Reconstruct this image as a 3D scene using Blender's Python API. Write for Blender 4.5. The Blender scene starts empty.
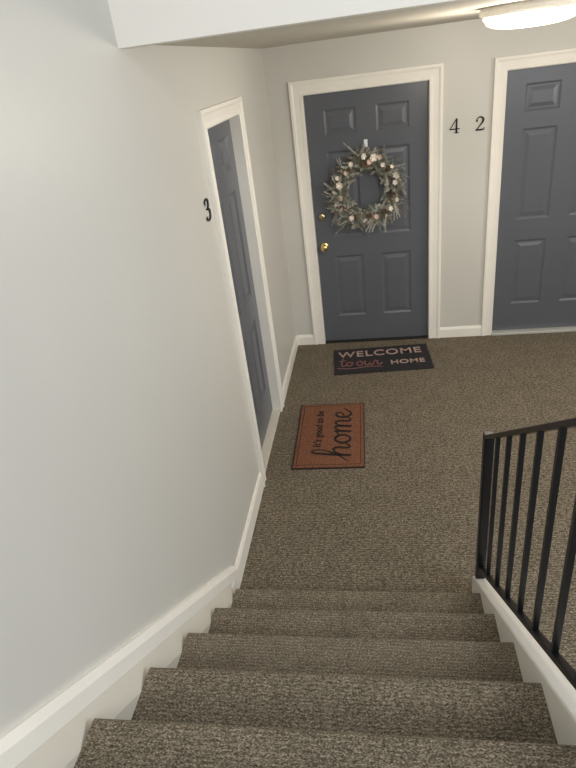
import bpy, bmesh, math, random
from mathutils import Vector, Matrix
random.seed(7)
SC = bpy.context.scene
try:
    SC.view_settings.view_transform = 'Standard'
except Exception: pass

# ------------------------------------------------------------ helpers
def s2l(c):
    return tuple(((v/255)/12.92 if v/255 <= 0.04045 else ((v/255+0.055)/1.055)**2.4) for v in c)
def rgba(c): return (*s2l(c), 1)

def mat(name, col, rough=0.6, metal=0.0, var=0.0, vscale=4.0, bump=0.0, bscale=200.0, emit=None, estr=0, spec=0.5, alpha=None):
    m = bpy.data.materials.new(name); m.use_nodes = True
    nt = m.node_tree; b = nt.nodes['Principled BSDF']
    b.inputs['Base Color'].default_value = rgba(col)
    b.inputs['Roughness'].default_value = rough
    b.inputs['Metallic'].default_value = metal
    b.inputs['Specular IOR Level'].default_value = spec
    tc = nt.nodes.new('ShaderNodeTexCoord')
    if var > 0:
        n = nt.nodes.new('ShaderNodeTexNoise'); n.inputs['Scale'].default_value = vscale; n.inputs['Detail'].default_value = 4
        nt.links.new(tc.outputs['Object'], n.inputs['Vector'])
        r = nt.nodes.new('ShaderNodeValToRGB')
        l = s2l(col)
        r.color_ramp.elements[0].position = .3; r.color_ramp.elements[1].position = .7
        r.color_ramp.elements[0].color = (*[v*(1-var) for v in l], 1)
        r.color_ramp.elements[1].color = (*[min(1, v*(1+var)) for v in l], 1)
        nt.links.new(n.outputs['Fac'], r.inputs['Fac']); nt.links.new(r.outputs['Color'], b.inputs['Base Color'])
    if bump > 0:
        n2 = nt.nodes.new('ShaderNodeTexNoise'); n2.inputs['Scale'].default_value = bscale; n2.inputs['Detail'].default_value = 3
        nt.links.new(tc.outputs['Object'], n2.inputs['Vector'])
        bp = nt.nodes.new('ShaderNodeBump'); bp.inputs['Strength'].default_value = bump; bp.inputs['Distance'].default_value = 0.002
        nt.links.new(n2.outputs['Fac'], bp.inputs['Height']); nt.links.new(bp.outputs['Normal'], b.inputs['Normal'])
    if emit:
        b.inputs['Emission Color'].default_value = rgba(emit); b.inputs['Emission Strength'].default_value = estr
    return m

def carpet_mat(name, fine, mid, midlo, riblo, ribhi, rib):
    m = bpy.data.materials.new(name); m.use_nodes = True
    nt = m.node_tree; b = nt.nodes['Principled BSDF']; b.inputs['Roughness'].default_value = .95
    b.inputs['Specular IOR Level'].default_value = .1
    L = nt.links.new
    tc = nt.nodes.new('ShaderNodeTexCoord'); mp = nt.nodes.new('ShaderNodeMapping')
    mp.inputs['Scale'].default_value = (0.6, 1.0, 1.0)
    L(tc.outputs['Object'], mp.inputs['Vector'])
    n = nt.nodes.new('ShaderNodeTexNoise'); n.inputs['Scale'].default_value = fine; n.inputs['Detail'].default_value = 1; n.inputs['Roughness'].default_value = .5
    L(mp.outputs['Vector'], n.inputs['Vector'])
    r = nt.nodes.new('ShaderNodeValToRGB'); cr = r.color_ramp
    cr.elements[0].position = .32; cr.elements[0].color = rgba((90, 81, 70))
    cr.elements[1].position = .70; cr.elements[1].color = rgba((180, 168, 148))
    e = cr.elements.new(.45); e.color = rgba((122, 112, 97))
    e = cr.elements.new(.56); e.color = rgba((146, 135, 118))
    L(n.outputs['Fac'], r.inputs['Fac'])
    def mixmul(src, fac):
        mx = nt.nodes.new('ShaderNodeMix'); mx.data_type = 'RGBA'; mx.blend_type = 'MULTIPLY'; mx.inputs[0].default_value = 1
        L(src, mx.inputs[6]); L(fac, mx.inputs[7]); return mx.outputs[2]
    def mul(src, scale, det, lo, hi=1.0, ms=None, p0=.32, p1=.68):
        nl = nt.nodes.new('ShaderNodeTexNoise'); nl.inputs['Scale'].default_value = scale; nl.inputs['Detail'].default_value = det; nl.inputs['Roughness'].default_value = .6
        L((mp if ms else tc).outputs['Vector' if ms else 'Object'], nl.inputs['Vector'])
        r2 = nt.nodes.new('ShaderNodeValToRGB')
        r2.color_ramp.elements[0].position = p0; r2.color_ramp.elements[0].color = (lo, lo, lo*.99, 1)
        r2.color_ramp.elements[1].position = p1; r2.color_ramp.elements[1].color = (hi, hi, hi, 1)
        L(nl.outputs['Fac'], r2.inputs['Fac'])
        return mixmul(src, r2.outputs['Color'])
    c = mul(r.outputs['Color'], mid, 2, midlo, 1.06, True, .38, .60)
    c = mul(c, 9, 7, .80)
    # loop rows running across the flight
    sp = nt.nodes.new('ShaderNodeSeparateXYZ'); L(tc.outputs['Object'], sp.inputs[0])
    ad = nt.nodes.new('ShaderNodeMath'); ad.operation = 'SUBTRACT'; L(sp.outputs['Y'], ad.inputs[0]); L(sp.outputs['Z'], ad.inputs[1])
    wn = nt.nodes.new('ShaderNodeTexNoise'); wn.inputs['Scale'].default_value = 45; wn.inputs['Detail'].default_value = 2; L(tc.outputs['Object'], wn.inputs['Vector'])
    m1 = nt.nodes.new('ShaderNodeMath'); m1.operation = 'MULTIPLY_ADD'; m1.inputs[1].default_value = 2*math.pi/rib
    L(ad.outputs[0], m1.inputs[0])
    m2 = nt.nodes.new('ShaderNodeMath'); m2.operation = 'MULTIPLY'; m2.inputs[1].default_value = 9; L(wn.outputs['Fac'], m2.inputs[0]); L(m2.outputs[0], m1.inputs[2])
    sn = nt.nodes.new('ShaderNodeMath'); sn.operation = 'SINE'; L(m1.outputs[0], sn.inputs[0])
    mr = nt.nodes.new('ShaderNodeMapRange'); mr.inputs['From Min'].default_value = -1; mr.inputs['From Max'].default_value = 1
    mr.inputs['To Min'].default_value = riblo; mr.inputs['To Max'].default_value = ribhi; L(sn.outputs[0], mr.inputs['Value'])
    c = mixmul(c, mr.outputs[0])
    L(c, b.inputs['Base Color'])
    bp = nt.nodes.new('ShaderNodeBump'); bp.inputs['Strength'].default_value = .3; bp.inputs['Distance'].default_value = .002
    L(sn.outputs[0], bp.inputs['Height']); L(bp.outputs['Normal'], b.inputs['Normal'])
    return m

M_WALL = mat('wall_paint', (208, 206, 199), .42, var=.02, vscale=1.5, bump=.12, bscale=90)
M_CEIL = mat('ceiling_paint', (206, 201, 189), .8, var=.03, bump=.3, bscale=60)
M_WHITE = mat('white_trim_paint', (244, 240, 231), .4, var=.02, vscale=6)
M_SKIRT = mat('cream_skirt_paint', (210, 205, 193), .5, var=.02, vscale=6)
M_HEAD = mat('white_header_paint', (245, 242, 235), .6, var=.02, vscale=2)
M_DOOR = mat('slate_door_paint', (95, 98, 105), .30, var=.03, vscale=3, bump=.05, bscale=120)
M_CARPET = carpet_mat('tweed_carpet', 330, 150, .72, .76, 1.06, .0115)
M_CARPETF = carpet_mat('tweed_carpet_landing', 200, 80, .54, .72, 1.10, .015)
M_BLACK = mat('black_rail_paint', (20, 21, 25), .35, var=.05)
M_NUM = mat('dark_bronze', (38, 34, 32), .4, metal=.6)
M_BRASS = mat('polished_brass', (232, 210, 150), .25, metal=1.0)
M_STEEL = mat('aged_brass', (196, 180, 140), .3, metal=1.0)
M_COIR = mat('rust_coir', (118, 76, 53), .95, var=.5, vscale=95, bump=1, bscale=220)
M_COIREDGE = mat('dark_rubber_edge', (54, 36, 28), .8)
M_MATB = mat('charcoal_mat', (36, 35, 38), .95, var=.25, vscale=260, bump=.8, bscale=320)
M_ROSE = mat('rose_beige_print', (172, 146, 138), .9, var=.12, vscale=200)
M_ROSE2 = mat('dusty_red_print', (128, 84, 82), .9, var=.12, vscale=200)
M_INK = mat('black_print', (30, 23, 20), .9, var=.1, vscale=200)
M_DARK = mat('dark_gap', (28, 27, 27), .8)
M_SILL = mat('sill_metal', (205, 205, 200), .4, metal=.3)

def finish(o, name, m=None, parent=None, smooth=False, **kw):
    o.name = name
    if m: o.data.materials.append(m)
    if parent: o.parent = parent
    if smooth:
        for p in o.data.polygons: p.use_smooth = True
    for k, v in kw.items(): o[k] = v
    return o
def new_obj(bm, name, m=None, parent=None, smooth=False, **kw):
    me = bpy.data.meshes.new(name); bmesh.ops.recalc_face_normals(bm, faces=bm.faces[:]); bm.to_mesh(me); bm.free()
    o = bpy.data.objects.new(name, me); SC.collection.objects.link(o)
    return finish(o, name, m, parent, smooth, **kw)
def add_box(bm, x0, x1, y0, y1, z0, z1):
    vs = [bm.verts.new((x, y, z)) for x in (x0, x1) for y in (y0, y1) for z in (z0, z1)]
    for f in ((0,1,3,2),(4,6,7,5),(0,4,5,1),(2,3,7,6),(0,2,6,4),(1,5,7,3)):
        bm.faces.new([vs[i] for i in f])
def boxes(name, bl, m, bevel=0, parent=None, **kw):
    bm = bmesh.new()
    for b in bl: add_box(bm, *b)
    o = new_obj(bm, name, m, parent, **kw)
    if bevel:
        md = o.modifiers.new('bevel', 'BEVEL'); md.width = bevel; md.segments = 2; md.limit_method = 'ANGLE'
    return o
def extrude_profile(name, pts, axis, a0, a1, m, bevel=0, parent=None, smooth=False, **kw):
    """pts 2D polygon; axis 'x': pts are (y,z); axis 'y': pts (x,z); axis 'z': pts (x,y)"""
    bm = bmesh.new()
    def P(p, a):
        return {'x': (a, p[0], p[1]), 'y': (p[0], a, p[1]), 'z': (p[0], p[1], a)}[axis]
    A = [bm.verts.new(P(p, a0)) for p in pts]; B = [bm.verts.new(P(p, a1)) for p in pts]
    n = len(pts)
    bm.faces.new(A); bm.faces.new(B[::-1])
    for i in range(n): bm.faces.new((A[i], A[(i+1) % n], B[(i+1) % n], B[i]))
    o = new_obj(bm, name, m, parent, **kw)
    if bevel:
        md = o.modifiers.new('bevel', 'BEVEL'); md.width = bevel; md.segments = 2; md.limit_method = 'ANGLE'
    return o
def lathe(bm, prof, seg=24, M=Matrix()):
    """prof list of (r, h) around local +z"""
    rings = []
    for r, h in prof:
        if r < 1e-6: rings.append([bm.verts.new(M @ Vector((0, 0, h)))])
        else: rings.append([bm.verts.new(M @ Vector((r*math.cos(2*math.pi*i/seg), r*math.sin(2*math.pi*i/seg), h))) for i in range(seg)])
    for a, b in zip(rings, rings[1:]):
        for i in range(seg):
            j = (i+1) % seg
            if len(a) == 1 and len(b) == 1: continue
            if len(a) == 1: bm.faces.new((a[0], b[i], b[j]))
            elif len(b) == 1: bm.faces.new((a[i], a[j], b[0]))
            else: bm.faces.new((a[i], a[j], b[j], b[i]))
def catmull(pts, n=8):
    P = [pts[0]] + list(pts) + [pts[-1]]; out = []
    for i in range(1, len(P)-2):
        for k in range(n):
            t = k/n
            out.append(tuple(.5*((2*P[i][d]) + (-P[i-1][d]+P[i+1][d])*t + (2*P[i-1][d]-5*P[i][d]+4*P[i+1][d]-P[i+2][d])*t*t + (-P[i-1][d]+3*P[i][d]-3*P[i+1][d]+P[i+2][d])*t**3) for d in range(len(pts[0]))))
    out.append(tuple(pts[-1])); return out
def ribbon(bm, pts, thick, T, smooth=True):
    """pts (x,y,width); T maps (x,y,h)->Vector ; widths in same units as x,y after T scale"""
    c = catmull(pts) if smooth else [tuple(p) for p in pts]
    rows = []
    for i, p in enumerate(c):
        a = c[max(0, i-1)]; b = c[min(len(c)-1, i+1)]
        dx, dy = b[0]-a[0], b[1]-a[1]; l = math.hypot(dx, dy) or 1
        nx, ny = -dy/l, dx/l; w = p[2]/2
        rows.append([bm.verts.new(T(p[0]+nx*w*s, p[1]+ny*w*s, h)) for s, h in ((1, 0), (-1, 0), (-1, thick), (1, thick))])
    for a, b in zip(rows, rows[1:]):
        for i in range(4):
            j = (i+1) % 4; bm.faces.new((a[i], a[j], b[j], b[i]))
    bm.faces.new(rows[0]); bm.faces.new(rows[-1][::-1])
    for p in (c[0], c[-1]):
        w = p[2]/2; v = [bm.verts.new(T(p[0]+w*math.cos(t*math.pi/5), p[1]+w*math.sin(t*math.pi/5), thick*1.01)) for t in range(10)]
        bm.faces.new(v)
def text_mesh(name, body, size, ext, M, m, parent, shear=0, space=1.0, offset=0.0, sx=1.0):
    cu = bpy.data.curves.new(name, 'FONT'); cu.body = body; cu.size = size; cu.extrude = ext
    cu.align_x = 'CENTER'; cu.align_y = 'CENTER'; cu.shear = shear; cu.space_character = space; cu.offset = offset
    t = bpy.data.objects.new(name+'_c', cu); SC.collection.objects.link(t)
    bpy.context.view_layer.update()
    me = bpy.data.meshes.new_from_object(t.evaluated_get(bpy.context.evaluated_depsgraph_get()))
    bpy.data.objects.remove(t); me.transform(Matrix.Diagonal((sx, 1, 1, 1))); me.transform(M)
    o = bpy.data.objects.new(name, me); SC.collection.objects.link(o)
    o.data.materials.clear()
    return finish(o, name, m, parent)
def empty(name, loc=(0, 0, 0), **kw):
    e = bpy.data.objects.new(name, None); e.location = loc; SC.collection.objects.link(e)
    e.empty_display_size = .1
    for k, v in kw.items(): e[k] = v
    return e
ST = dict(kind='structure')

# ------------------------------------------------------------ dimensions
XL = -0.76      # left wall face
YB = 4.755      # back wall face
CZ = 2.37       # landing ceiling
YH = 1.98       # header face
XR = 3.2
RISE, RUN, Y1 = .195, .265, 1.79
NSTEP = 13
def nose(y): return RISE + (Y1-y)*RISE/RUN

# ------------------------------------------------------------ shell
boxes('floor', [(XL-.12, XR+.12, -3.0, YB+.12, -.15, 0)], M_CARPETF, label='grey-brown tweed carpeted landing floor', category='floor', **ST)
# left wall with door opening
DY0, DY1, DZ = 2.82, 3.605, 2.035
boxes('wall_left', [(XL-.12, XL, -3.0, DY0-.015, 0, 4.9), (XL-.12, XL, DY1+.015, YB+.12, 0, 4.9), (XL-.12, XL, DY0-.015, DY1+.015, DZ+.015, 4.9)], M_WALL,
      label='pale grey painted stairwell wall', category='wall', **ST)
D4 = (-.495, .419); D2 = (.955, 1.869)
e = .015
boxes('wall_back', [(XL, D4[0]-e, YB, YB+.12, 0, 2.6), (D4[1]+e, D2[0]-e, YB, YB+.12, 0, 2.6), (D2[1]+e, XR, YB, YB+.12, 0, 2.6),
                    (D4[0]-e, D4[1]+e, YB, YB+.12, DZ+e, 2.6), (D2[0]-e, D2[1]+e, YB, YB+.12, DZ+e, 2.6)], M_WALL,
      label='pale greige wall holding two apartment doors', category='wall', **ST)
boxes('wall_right', [(XR, XR+.12, YH, YB+.12, 0, 2.6)], M_WALL, label='pale greige end wall of landing', category='wall', **ST)
boxes('ceiling', [(XL, XR, YH+.09, YB, CZ, CZ+.16)], M_CEIL, label='off-white textured ceiling above the landing', category='ceiling', **ST)
boxes('wall_upper', [(XL, XR, YH, YH+.09, CZ-.012, 4.9)], M_HEAD, label='white painted header over the stair opening', category='wall', **ST)

# ------------------------------------------------------------ six-panel door
def door(name, w, h, label, dp=.008):
    bm = bmesh.new(); T = .04
    xs = [0, .138*w/.914, w/2-.074*w/.914, w/2+.074*w/.914, w-.138*w/.914, w]
    zs = [0, .24, .785, .95, 1.615, 1.728, 1.912, h]
    for i in range(5):
        for k in range(7):
            x0, x1, z0, z1 = xs[i], xs[i+1], zs[k], zs[k+1]
            if i in (1, 3) and k in (1, 3, 5):
                prev = None
                for ins, d in ((0, 0), (.014, dp), (.026, dp), (.052, dp*.25)):
                    ring = [bm.verts.new(v) for v in ((x0+ins, d, z0+ins), (x1-ins, d, z0+ins), (x1-ins, d, z1-ins), (x0+ins, d, z1-ins))]
                    if prev:
                        for q in range(4): bm.faces.new((prev[q], prev[(q+1) % 4], ring[(q+1) % 4], ring[q]))
                    prev = ring
                bm.faces.new(prev)
            else:
                bm.faces.new([bm.verts.new(v) for v in ((x0, 0, z0), (x1, 0, z0), (x1, 0, z1), (x0, 0, z1))])
    a = [(0, 0, 0), (w, 0, 0), (w, 0, h), (0, 0, h)]; b = [(x, T, z) for x, y, z in a]
    for q in range(4):
        bm.faces.new([bm.verts.new(v) for v in (a[q], a[(q+1) % 4], b[(q+1) % 4], b[q])])
    bm.faces.new([bm.verts.new(v) for v in b[::-1]])
    bmesh.ops.remove_doubles(bm, verts=bm.verts[:], dist=1e-5)
    return new_obj(bm, name, M_DOOR, label=label, category='door', **ST)
RY = Matrix.Rotation(math.pi/2, 4, 'X')   # local z -> -y
def knob(parent, x, z, m):
    bm = bmesh.new(); M = Matrix.Translation((x, 0, z)) @ RY
    lathe(bm, [(0, -.002), (.034, -.002), (.034, .004), (.028, .01), (.012, .013), (.011, .03), (.018, .036), (.028, .046), (.030, .056), (.025, .066), (.012, .071), (0, .072)], 24, M)
    return new_obj(bm, 'doorknob', m, parent, smooth=True, label='round polished brass doorknob')
def deadbolt(parent, x, z, m):
    bm = bmesh.new(); M = Matrix.Translation((x, 0, z)) @ RY
    lathe(bm, [(0, -.002), (.03, -.002), (.03, .008), (.024, .02), (.012, .024), (0, .024)], 24, M)
    add_box(bm, x-.0015, x+.0015, -.0255, -.022, z-.008, z+.008)
    return new_obj(bm, 'deadbolt', m, parent, label='round keyed deadbolt')
REC = .03
d1 = door('door_1', D4[1]-D4[0]-.006, DZ-.012, 'slate blue-grey six-panel apartment door numbered 4', .008); d1.location = (D4[0]+.003, YB+REC, .008)
knob(d1, .062, .875, M_BRASS); deadbolt(d1, .062, 1.125, M_STEEL)
d2 = door('door_2', D2[1]-D2[0]-.006, DZ-.03, 'slate blue-grey six-panel apartment door numbered 2', .008); d2.location = (D2[0]+.003, YB+REC, .026)
knob(d2, .914-.07, .875, M_BRASS); deadbolt(d2, .914-.07, 1.125, M_STEEL)
d3 = door('door_3', DY1-DY0-.006, DZ-.03, 'slate grey six-panel apartment door numbered 3', .014); d3.location = (XL-.055, DY0+.003, .028); d3.rotation_euler = (0, 0, math.pi/2)

# casings: profile swept as mitred frame
def casing(name, w, h, label, cw=.088):
    """local: opening x 0..w, z 0..h, wall face y=0, front -y; includes jamb lining"""
    bm = bmesh.new()
    prof = [(0.0, .10), (0.0, -.010), (.006, -.016), (cw*.34, -.012), (cw*.68, -.014), (cw*.82, -.020), (cw, -.020), (cw, 0), (.0125, 0), (.0125, .10)]  # (outward, y)
    def sweep(fn):
        return [bm.verts.new(fn(o, y)) for o, y in prof]
    A = sweep(lambda o, y: (-o, y, 0)); B = sweep(lambda o, y: (-o, y, h+o)); C = sweep(lambda o, y: (w+o, y, h+o)); D = sweep(lambda o, y: (w+o, y, 0))
    n = len(prof)
    for P, Q in ((A, B), (B, C), (C, D)):
        for i in range(n): bm.faces.new((P[i], P[(i+1) % n], Q[(i+1) % n], Q[i]))
    bm.faces.new(A); bm.faces.new(D[::-1])
    return new_obj(bm, name, M_WHITE, label=label, category='trim', **ST)
c1 = casing('trim_1', D4[1]-D4[0], DZ, 'white moulded casing around door 4', .098); c1.location = (D4[0], YB, 0)
c2 = casing('trim_2', D2[1]-D2[0], DZ, 'white moulded casing around door 2'); c2.location = (D2[0], YB, 0)
c3 = casing('trim_3', DY1-DY0, DZ, 'white moulded casing around door 3', .086); c3.location = (XL, DY0, 0); c3.rotation_euler = (0, 0, math.pi/2)
boxes('trim_4', [(D4[0]+.001, D4[1]-.001, YB-.01, YB+REC-.001, 0, .012)], M_DARK, .003, label='dark low threshold under door 4', category='threshold', **ST)
boxes('trim_5', [(D2[0]+.001, D2[1]-.001, YB-.03, YB+.1, 0, .022)], M_SILL, .004, label='pale metal threshold under door 2', category='threshold', **ST)
boxes('trim_10', [(XL-.1, XL+.002, DY0+.001, DY1-.001, 0, .024)], M_SKIRT, .004, label='pale threshold under door 3', category='threshold', **ST)

# baseboards on landing
def bprof(f, s, h=.095, t=.014):   # f face coordinate, s direction into the room
    return [(f, 0), (f+s*t, 0), (f+s*t, h-.02), (f+s*(t-.006), h-.006), (f+s*(t-.008), h), (f, h)]
def baseboard(name, axis, f, s, a0, a1, label):
    return extrude_profile(name, bprof(f, s), axis, a0, a1, M_WHITE, label=label, category='baseboard', **ST)
baseboard('baseboard_back', 'x', YB, -1, XL+.014, D4[0]-.099, 'short white baseboard beside door 4')
baseboard('baseboard_back.001', 'x', YB, -1, D4[1]+.099, D2[0]-.089, 'short white baseboard between doors 4 and 2')
baseboard('baseboard_back.002', 'x', YB, -1, D2[1]+.089, XR, 'white baseboard beyond door 2')
baseboard('baseboard_left', 'y', XL, 1, DY1+.087, YB, 'white baseboard between door 3 and corner')
extrude_profile('baseboard_left.001', bprof(XL, 1, .12), 'y', 1.80, DY0-.087, M_WHITE, label='white baseboard between door 3 and stairs', category='baseboard', **ST)

# stair skirt on the wall
YE = Y1-RUN*(NSTEP-1)
SKX = .060
def slope_sweep(name, sec, y0, y1, m, label):
    """sec: (x offset from wall, height above nosing line)"""
    bm = bmesh.new()
    A = [bm.verts.new((XL+x, y0, max(0, nose(y0)+o))) for x, o in sec]
    B = [bm.verts.new((XL+x, y1, nose(y1)+o)) for x, o in sec]
    n = len(sec)
    bm.faces.new(A); bm.faces.new(B[::-1])
    for i in range(n): bm.faces.new((A[i], A[(i+1) % n], B[(i+1) % n], B[i]))
    return new_obj(bm, name, m, label=label, category='trim', **ST)
slope_sweep('trim_6', [(0, .012), (.026, .012), (.026, .066), (.022, .072), (.012, .090), (0, .090)], 1.94, YE, M_WHITE, 'white sloped skirt moulding along the stair wall')
slope_sweep('trim_7', [(0, -.36), (SKX, -.36), (SKX, -.06), (.026, .012), (0, .012)], 1.80, YE, M_SKIRT, 'cream lower stair skirt board')

# ------------------------------------------------------------ stairs
XS0, XS1 = XL+SKX, .385
stair = empty('staircase', (0, 1.8, 0), label='straight flight of tweed-carpeted stairs descending to landing', category='stairs', kind='structure')
for n in range(1, NSTEP+1):
    yf = Y1-RUN*(n-1); zt = RISE*n; ov = .03; r = .015
    yb = yf-RUN-ov if n < NSTEP else yf-.9
    pts = [(yf-ov, max(0, zt-RISE-.0)), (yf-ov, zt-2*r-.008), (yf-r, zt-2*r)]
    for k in range(1, 11):
        a = -math.pi/2 + math.pi*k/10
        pts.append((yf-r+r*math.cos(a), zt-r+r*math.sin(a)))
    pts += [(yb, zt), (yb, max(0, zt-RISE))]
    o = extrude_profile('step', pts, 'x', XS0, XS1, M_CARPET)
    o.parent = stair; o.matrix_parent_inverse = Matrix.Translation((0, -1.8, 0))

# curb stringer
pts = [(1.965, 0), (1.965, nose(1.965)+.03), (YE, nose(YE)+.03), (YE, 0)]
extrude_profile('trim_8', pts, 'x', XS1-.008, XS1+.067, M_WHITE, .005, label='white painted stringer curb under the railing', category='trim', **ST)

# ------------------------------------------------------------ railing
XRL = XS1+.018
SL = .742
YN = 1.935
rail = empty('stair_railing', (XRL, YN, nose(YN)+.03), label='black painted metal stair railing on white curb', category='railing')
inv = Matrix.Translation((-XRL, -YN, -(nose(YN)+.03)))
def rp(o): o.parent = rail; o.matrix_parent_inverse = inv; return o
zb = nose(YN)+.02
rp(boxes('newel_post', [(XRL-.019, XRL+.019, YN-.019, YN+.019, zb, .915)], M_BLACK, .003))
YEND = -.9
FB = .858
def sloped(name, x0, x1, zoff0, zoff1, y0=YN-.019, y1=YEND):
    f = lambda y: FB + (YN-y)*SL
    return rp(extrude_profile(name, [(y0, f(y0)+zoff0), (y0, f(y0)+zoff1), (y1, f(y1)+zoff1), (y1, f(y1)+zoff0)], 'x', x0, x1, M_BLACK, .003))
sloped('handrail', XRL-.019, XRL+.019, .030, .050, YN+.022)
sloped('bottom_rail', XRL-.012, XRL+.012, -.685, -.663)
src = None; k = 1
y = YN-.155
while y > YEND+.05:
    f = FB+(YN-y)*SL
    if src is None:
        src = boxes('baluster', [(-.0075, .0075, -.0075, .0075, -.67, .035)], M_BLACK); o = src
    else:
        o = src.copy(); SC.collection.objects.link(o)
    o.parent = rail; o.location = (0, y-YN, f-(nose(YN)+.03))
    y -= .155
rp(boxes('newel_post', [(XRL-.019, XRL+.019, YEND-.019, YEND+.019, nose(YEND)+.02, .915+(YN-YEND)*SL)], M_BLACK, .003))

# ------------------------------------------------------------ ceiling light
cl = empty('ceiling_light', (.72, 3.14, CZ), label='round white flush-mount ceiling light, switched on', category='lamp')
M_LENS = mat('glowing_lens', (250, 244, 230), .4, emit=(255, 247, 230), estr=.9)
M_CLW = mat('white_enamel', (236, 232, 222), .4, var=.02, emit=(255, 240, 215), estr=.15)
bm = bmesh.new(); lathe(bm, [(0, 0), (.2, 0), (.217, -.004), (.222, -.016), (.222, -.030), (.214, -.036), (.2, -.034), (0, -.034)], 48)
new_obj(bm, 'lamp_base', M_CLW, cl)
bm = bmesh.new()
lathe(bm, [(.206, -.034), (.208, -.044), (.204, -.054), (.199, -.055), (.199, -.058), (.192, -.069), (.184, -.074), (.180, -.072), (.176, -.077), (.155, -.084), (.11, -.091), (.104, -.089), (.1, -.092), (.05, -.095), (0, -.0955)], 48)
new_obj(bm, 'lamp_shade', M_LENS, cl)

# ------------------------------------------------------------ house numbers
DIG = {
 '4': [([(.40, .99, .05), (.02, .30, .06)], False), ([(.0, .29, .075), (.62, .29, .075)], False), ([(.44, 1.0, .13), (.44, .02, .13)], False), ([(.29, .02, .05), (.59, .02, .05)], False)],
 '2': [([(.10, .70, .13), (.10, .82, .07), (.20, .95, .07), (.34, .97, .10), (.50, .84, .14), (.47, .62, .13), (.28, .34, .08), (.06, .05, .06)], True), ([(.05, .055, .11), (.35, .05, .12), (.54, .07, .09), (.58, .2, .04)], True)],
 '3': [([(.09, .78, .12), (.12, .92, .07), (.28, .98, .07), (.46, .88, .12), (.46, .68, .12), (.34, .55, .07), (.2, .53, .05)], True), ([(.2, .53, .05), (.4, .5, .08), (.54, .34, .14), (.48, .1, .12), (.28, .02, .07), (.11, .08, .08), (.09, .2, .12)], True)],
}
def numeral(ch, origin, right, normal, h, label, sx=1.15, wk=1.1, th=.011):
    bm = bmesh.new(); R = Vector(right); N = Vector(normal)
    for pts, sm in DIG[ch]:
        ribbon(bm, [(p[0]*sx, p[1], p[2]*wk) for p in pts], th, lambda x, y, t: R*((x-.34)*h) + Vector((0, 0, (y-.5)*h)) + N*(t-.002), sm)
    o = new_obj(bm, 'house_number', M_NUM, label=label, category='house number', group='metal house numbers on the walls')
    o.location = origin; return o
numeral('4', (.602, YB, 1.712), (1, 0, 0), (0, -1, 0), .094, 'dark metal numeral 4 on wall beside wreathed door', 1.15, 1.05, .008)
numeral('2', (.784, YB, 1.712), (1, 0, 0), (0, -1, 0), .094, 'dark metal numeral 2 on wall beside its door', 1.15, 1.05, .008)
numeral('3', (XL, 2.615, 1.718), (0, 1, 0), (1, 0, 0), .097, 'dark metal numeral 3 on wall beside door 3', 1.5, 1.2, .008)

# ------------------------------------------------------------ mats
wm = boxes('doormat', [(-.4, .4, -.225, .225, 0, .010)], M_MATB, .004, label='charcoal doormat reading WELCOME to our HOME', category='doormat')
wm.location = (.004, 4.38, 0.0); wm.rotation_euler = (0, 0, math.radians(3.5))
T = Matrix.Translation
text_mesh('lettering', 'WELCOME', .142, .0012, T((-.01, .108, .0112)), M_ROSE, wm, space=1.1, offset=.002, sx=.96)
text_mesh('lettering', 'HOME', .095, .0012, T((.205, -.085, .0112)), M_ROSE, wm, space=1.08, offset=.002, sx=1.0)
def script(strokes, sx, sy, ox, oy, w, parent, m, top):
    bm = bmesh.new()
    for st in strokes:
        ribbon(bm, [(x*sx+ox, y*sy+oy, w*(p[2] if len(p) > 2 else 1)) for p in st for x, y in [p[:2]]], .0012, lambda x, y, t: Vector((x, y, top+t)))
    return new_obj(bm, 'lettering', m, parent)
TO = [[(.25, 1.7), (.15, 1.0), (.1, .3), (.25, 0), (.5, .2)], [(-.1, 1.15), (.5, 1.25)],
      [(.95, .9), (.7, .8), (.6, .4), (.75, .05), (1.0, .1), (1.15, .5), (1.0, .88), (.95, .7), (1.3, .75)]]
OUR = [[(2.0, 1.0), (1.7, .8), (1.6, .4), (1.75, .05), (2.05, .1), (2.2, .5), (2.05, .9), (2.0, .7), (2.4, .8)],
       [(2.45, .9), (2.4, .4), (2.5, .05), (2.75, .15), (2.95, .9), (2.92, .3), (3.05, .0), (3.25, .4)],
       [(3.25, .4), (3.4, .95), (3.45, .8), (3.65, .8), (3.62, .3), (3.75, .0), (4.1, .3)],
       [(-.3, -.35), (1.2, -.55), (2.6, -.3), (4.0, -.5)]]
script(TO+OUR, .084, .082, -.345, -.10, .0125, wm, M_ROSE2, .0102)

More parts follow.
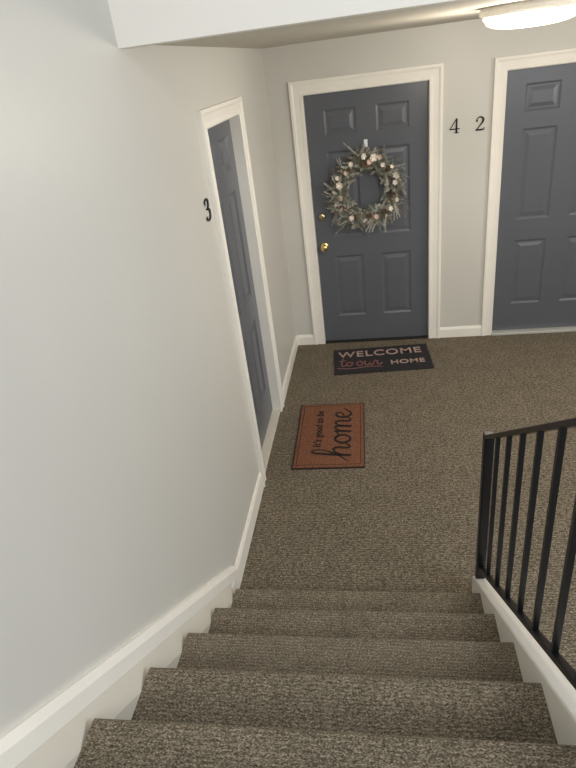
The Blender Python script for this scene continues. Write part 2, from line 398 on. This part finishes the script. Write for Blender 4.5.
hm = boxes('doormat', [(-.378, .378, -.226, .226, 0, .012)], M_COIR, .004, label="rust coir doormat reading It's good to be home", category='doormat')
hm.location = (-.365, 3.29, 0); hm.rotation_euler = (0, 0, math.radians(90.8))
rim = boxes('mat_edge', [(-.385, .385, -.233, -.226, 0, .010), (-.385, .385, .226, .233, 0, .010), (-.385, -.378, -.226, .226, 0, .010), (.378, .385, -.226, .226, 0, .010)], M_COIREDGE, parent=hm)
M_BORD = mat('brown_border_print', (80, 50, 36), .95, var=.3, vscale=95)
boxes('printed_border', [(-.358, .358, -.209, -.202, .0118, .0126), (-.358, .358, .202, .209, .0118, .0126), (-.358, -.351, -.202, .202, .0118, .0126), (.351, .358, -.202, .202, .0118, .0126)], M_BORD, parent=hm)
HOME = [[(-.35, .15, .5), (.1, .8, .6), (.42, 1.6, .6), (.42, 2.15, .7), (.24, 2.2, 1.0), (.12, 1.4, 1.3), (.0, .0, 1.3)],
        [(.02, .3, .6), (.25, .85, .8), (.5, .95, 1.1), (.6, .7, 1.3), (.55, .2, 1.2), (.68, .0, .8), (.92, .3, .6)],
        [(1.35, .92, .7), (1.1, .85, 1), (.93, .45, 1.3), (1.08, .05, 1.1), (1.35, .02, .8), (1.53, .4, 1.2), (1.45, .8, 1), (1.3, .92, .7), (1.5, .7, .6), (1.78, .85, .6)],
        [(1.85, .92, 1.2), (1.84, .5, 1.3), (1.8, .0, 1.3)],
        [(1.82, .4, .6), (2.0, .85, .7), (2.2, .92, 1.1), (2.27, .6, 1.3), (2.22, 0, 1.3)],
        [(2.24, .4, .6), (2.42, .85, .7), (2.62, .92, 1.1), (2.7, .6, 1.3), (2.66, .15, 1.2), (2.8, 0, .8), (3.0, .25, .6)],
        [(3.0, .4, .6), (3.3, .5, .6), (3.44, .75, .8), (3.28, .95, .9), (3.05, .75, 1.2), (3.0, .35, 1.3), (3.15, .03, 1.1), (3.4, .0, .8), (3.8, .45, .5)]]
script(HOME, .152, .110, -.262, -.135, .018, hm, M_INK, .0122)
text_mesh('lettering', "It's good to be", .075, .0012, T((.06, .082, .0134)), M_INK, hm, shear=.15, space=1.02, offset=.001)

# ------------------------------------------------------------ wreath
WX, WY, WZ = -.055, YB+REC, 1.325
wr = empty('wreath', (WX, WY-.03, WZ), label='round frosted evergreen wreath with cream flowers and pinecones', category='wreath')
M_LEAF = mat('sage_needles', (126, 128, 115), .8, var=.3, vscale=30)
M_FROST = mat('frosted_needles', (182, 183, 173), .8, var=.2, vscale=30)
M_TWIG = mat('brown_twigs', (126, 110, 92), .8, var=.3, vscale=20)
M_PETAL = mat('cream_petals', (248, 238, 226), .7, var=.1, vscale=40)
M_PINK = mat('blush_petals', (234, 208, 196), .7, var=.1, vscale=40)
M_CONE = mat('pinecone_brown', (120, 98, 78), .8, var=.3, vscale=60)
M_BERRY = mat('dusty_berry', (205, 188, 168), .5, var=.1)
R0 = .202
def ringpt(a, r, d): return Vector((r*math.cos(a), -d, r*math.sin(a)))
# twisted vine ring
bm = bmesh.new()
for s in range(4):
    prev = None; N = 96; first = None
    for i in range(N):
        a = 2*math.pi*i/N; ph = 5*a + s*math.pi/2
        c = ringpt(a, R0+.016*math.cos(ph), .012*math.sin(ph))
        er = ringpt(a, 1, 0)
        ring = [bm.verts.new(c + er*(.006*math.cos(t*math.pi/2.5)) + Vector((0, 1, 0))*(.006*math.sin(t*math.pi/2.5))) for t in range(5)]
        if prev:
            for t in range(5): bm.faces.new((prev[t], prev[(t+1) % 5], ring[(t+1) % 5], ring[t]))
        else: first = ring
        prev = ring
    for t in range(5): bm.faces.new((prev[t], prev[(t+1) % 5], first[(t+1) % 5], first[t]))
new_obj(bm, 'vine_ring', M_TWIG, wr)
CL = [math.radians(x) for x in (35, 75, 100, 150, 175, 205, 225, 250, 290, 330)]
def sprigs(name, m, count, lo, hi, nl, wl, seedm):
    bm = bmesh.new(); rnd = random.Random(seedm)
    for q in range(count):
        a = rnd.uniform(0, 2*math.pi) if rnd.random() < .55 else rnd.gauss(rnd.choice(CL), .16)
        a %= 2*math.pi
        if (a < .5 or a > 5.4) and rnd.random() < .2: continue
        r = R0+rnd.uniform(-.05, .05)
        p = ringpt(a, r, rnd.uniform(.0, .05))
        side = rnd.choice((-1, 1, 1)); tang = Vector((-math.sin(a), 0, math.cos(a))); rad = ringpt(a, 1, 0)
        d = (tang*rnd.uniform(.4, 1)*rnd.choice((-1, -1, 1)) + rad*side*rnd.uniform(.1, .9) + Vector((0, -1, 0))*rnd.uniform(0, .5)).normalized()
        L = rnd.uniform(lo, hi)*(1 if side > 0 else .6); bend = rad*rnd.uniform(-.3, .3)
        if math.pi*.95 < a < math.pi*1.45 and side > 0: L *= 1.25
        if side > 0 and rnd.random() < .1: L *= 1.3
        n = 12; up = Vector((rnd.uniform(-1, 1), -1, rnd.uniform(-1, 1))).normalized()
        for i in range(n):
            t = i/n; c = p + (d + bend*t)*(L*t)
            c2 = p + (d + bend*(t+1/n))*(L*(t+1/n))
            w = .0013
            s = d.cross(up).normalized()
            v = [bm.verts.new(x) for x in (c-s*w, c+s*w, c2+s*w, c2-s*w)]; bm.faces.new(v)
            for sg in (-1, 1):
                nd = (d*rnd.uniform(.5, 1.0) + s*sg*rnd.uniform(.6, 1.1) + up*rnd.uniform(-.4, .5)).normalized()
                ln = nl*rnd.uniform(.7, 1.2)*(1-.5*t)
                pe = nd.cross(up).normalized()*wl
                tip = c+nd*ln
                b0 = bm.verts.new(c); b1 = bm.verts.new(c+nd*ln*.5+pe); b2 = bm.verts.new(tip); b3 = bm.verts.new(c+nd*ln*.5-pe)
                bm.faces.new((b0, b1, b2, b3))
    for v in bm.verts:
        if v.co.y > .026: v.co.y = .026
    return new_obj(bm, name, m, wr)
sprigs('evergreen_foliage', M_LEAF, 290, .06, .125, .027, .0028, 1)
sprigs('frosted_foliage', M_FROST, 280, .06, .13, .021, .0024, 2)
sprigs('brown_foliage', M_TWIG, 150, .06, .12, .018, .0022, 3)
def flower_mesh(m):
    bm = bmesh.new()
    for layer, (n, L, tilt) in enumerate(((6, .034, .35), (5, .024, .8))):
        for i in range(n):
            a = 2*math.pi*i/n + layer*.5
            u = Vector((math.cos(a), 0, math.sin(a))); t = Vector((-math.sin(a), 0, math.cos(a)))
            rows = []
            for s, wd in ((0, .004), (.35, .009), (.7, .011), (.95, .007), (1.02, .001)):
                c = u*(L*s*math.cos(tilt*s)) + Vector((0, -1, 0))*(L*math.sin(tilt)*s*s+.003*layer)
                rows.append([bm.verts.new(c-t*wd*L/.034-Vector((0, .003, 0))), bm.verts.new(c), bm.verts.new(c+t*wd*L/.034-Vector((0, .003, 0)))])
            for A, B in zip(rows, rows[1:]):
                bm.faces.new((A[0], A[1], B[1], B[0])); bm.faces.new((A[1], A[2], B[2], B[1]))
    lathe(bm, [(0, .0), (.006, .002), (.007, .008), (.004, .012), (0, .013)], 10, RY)
    me = bpy.data.meshes.new('flower'); bm.to_mesh(me); bm.free(); me.materials.append(m)
    for p in me.polygons: p.use_smooth = True
    return me
def cone_mesh():
    bm = bmesh.new(); lathe(bm, [(0, 0), (.012, .004), (.014, .02), (.009, .038), (0, .046)], 10, RY)
    for lv in range(7):
        h = .003+lv*.0062; r = (.025, .027, .026, .023, .018, .013, .007)[lv]
        for i in range(8):
            a = 2*math.pi*(i+.5*(lv % 2))/8; u = Vector((math.cos(a), 0, math.sin(a))); t = Vector((-math.sin(a), 0, math.cos(a)))
            b = u*r*.4+Vector((0, -h, 0)); e2 = u*r+Vector((0, -h-.006, 0))
            v = [bm.verts.new(x) for x in (b-t*.003, b+t*.003, e2-u*.003+t*.007, e2, e2-u*.003-t*.007)]
            bm.faces.new(v)
    me = bpy.data.meshes.new('pinecone'); bm.to_mesh(me); bm.free(); me.materials.append(M_CONE); return me
fm, fp, cm = flower_mesh(M_PETAL), flower_mesh(M_PINK), cone_mesh()
bm = bmesh.new(); lathe(bm, [(0, -.009), (.006, -.007), (.009, 0), (.006, .007), (0, .009)], 10)
bme = bpy.data.meshes.new('berry'); bm.to_mesh(bme); bm.free(); bme.materials.append(M_BERRY)
for p in bme.polygons: p.use_smooth = True
rnd = random.Random(11)
def place(me, name, deg, r, d, s):
    a = math.radians(deg); o = bpy.data.objects.new(name, me); SC.collection.objects.link(o); o.parent = wr
    o.location = ringpt(a, r, d); o.scale = (s, s, s)
    o.rotation_euler = (rnd.uniform(-.7, .7), rnd.uniform(0, 6), rnd.uniform(-.7, .7))
for deg, r, s in ((94, .258, .75), (76, .25, .95), (56, .225, .65), (24, .25, .95), (12, .222, .65), (40, .25, .5), (164, .215, .9), (176, .25, .7), (152, .25, .6), (320, .225, .65), (236, .235, .65), (118, .235, .65), (262, .22, .65), (340, .245, .6)):
    place(fm, 'flower', deg, r, .09, s)
for deg, r, s in ((84, .212, .65), (66, .262, .6), (136, .215, .6), (190, .21, .65), (212, .24, .65), (288, .21, .65), (304, .24, .55)):
    place(fp, 'flower', deg, r, .09, s)
for deg, r in ((96, .2), (128, .215), (158, .25), (42, .235), (208, .235), (240, .225), (275, .2), (308, .22), (350, .205)):
    place(cm, 'pinecone', deg, r, .055, rnd.uniform(.7, .9))
for i in range(16):
    place(bme, 'berry', rnd.uniform(0, 360), R0+rnd.uniform(-.06, .08), .075, rnd.uniform(.5, .8))

# hanger
M_HANG = mat('white_plastic', (240, 244, 248), .3, var=.02)
hk = boxes('wreath_hanger', [(-.014, .014, -.006, -.0005, .0, .055), (-.006, .006, -.03, -.006, .005, .012), (-.006, .006, -.034, -.029, .005, .03)], M_HANG, .002, label='small white adhesive hook above the wreath', category='hook')
hk.location = (WX+.005, YB+REC, WZ+.305)

# ------------------------------------------------------------ lights
w = bpy.data.worlds.new('w'); SC.world = w; w.use_nodes = True
w.node_tree.nodes['Background'].inputs['Color'].default_value = (.94, .97, 1.0, 1)
w.node_tree.nodes['Background'].inputs['Strength'].default_value = .40
def area(name, loc, tgt, size, power, col):
    l = bpy.data.lights.new(name, 'AREA'); l.energy = power; l.size = size; l.color = col
    o = bpy.data.objects.new(name, l); o.location = loc
    o.rotation_euler = (Vector(tgt)-Vector(loc)).to_track_quat('-Z', 'Y').to_euler(); SC.collection.objects.link(o)
area('daylight', (2.2, .3, 2.0), (-.76, .7, 1.2), 1.1, 40, (.86, .93, 1.0))
area('added_stair_key', (.5, -1.6, 3.5), (.2, 2.4, .3), .7, 44, (1.0, .985, .95))  # added source behind the camera so each nosing shades the tread below
area('warm_landing_fill', (2.6, 3.2, 2.1), (0, 3.9, .2), .9, 27, (1.0, .94, .85))  # added warm fill for the landing, stands for no fixture
pl = bpy.data.lights.new('lamp_glow', 'POINT'); pl.energy = 28; pl.color = (1, .90, .76); pl.shadow_soft_size = .12
po = bpy.data.objects.new('lamp_glow', pl); po.location = (.72, 3.14, CZ-.24); SC.collection.objects.link(po)

# ------------------------------------------------------------ camera
th, ps, ro = math.radians(28.9), math.radians(10.6), math.radians(7.53)
h = Vector((-math.sin(ps), math.cos(ps), 0)); Z = Vector((0, 0, 1))
fwd = h*math.cos(th)-Z*math.sin(th); up0 = h*math.sin(th)+Z*math.cos(th); r0 = Vector((math.cos(ps), math.sin(ps), 0))
X = r0*math.cos(ro)-up0*math.sin(ro); Y = r0*math.sin(ro)+up0*math.cos(ro)
cd = bpy.data.cameras.new('camera'); cam = bpy.data.objects.new('camera', cd); SC.collection.objects.link(cam)
cd.sensor_fit = 'VERTICAL'; cd.sensor_height = 36; cd.lens = 577/768*36; cd.clip_start = .02
Mx = Matrix((X, Y, -fwd)).transposed().to_4x4(); Mx.translation = (0, 0, 2.26); cam.matrix_world = Mx
SC.camera = cam
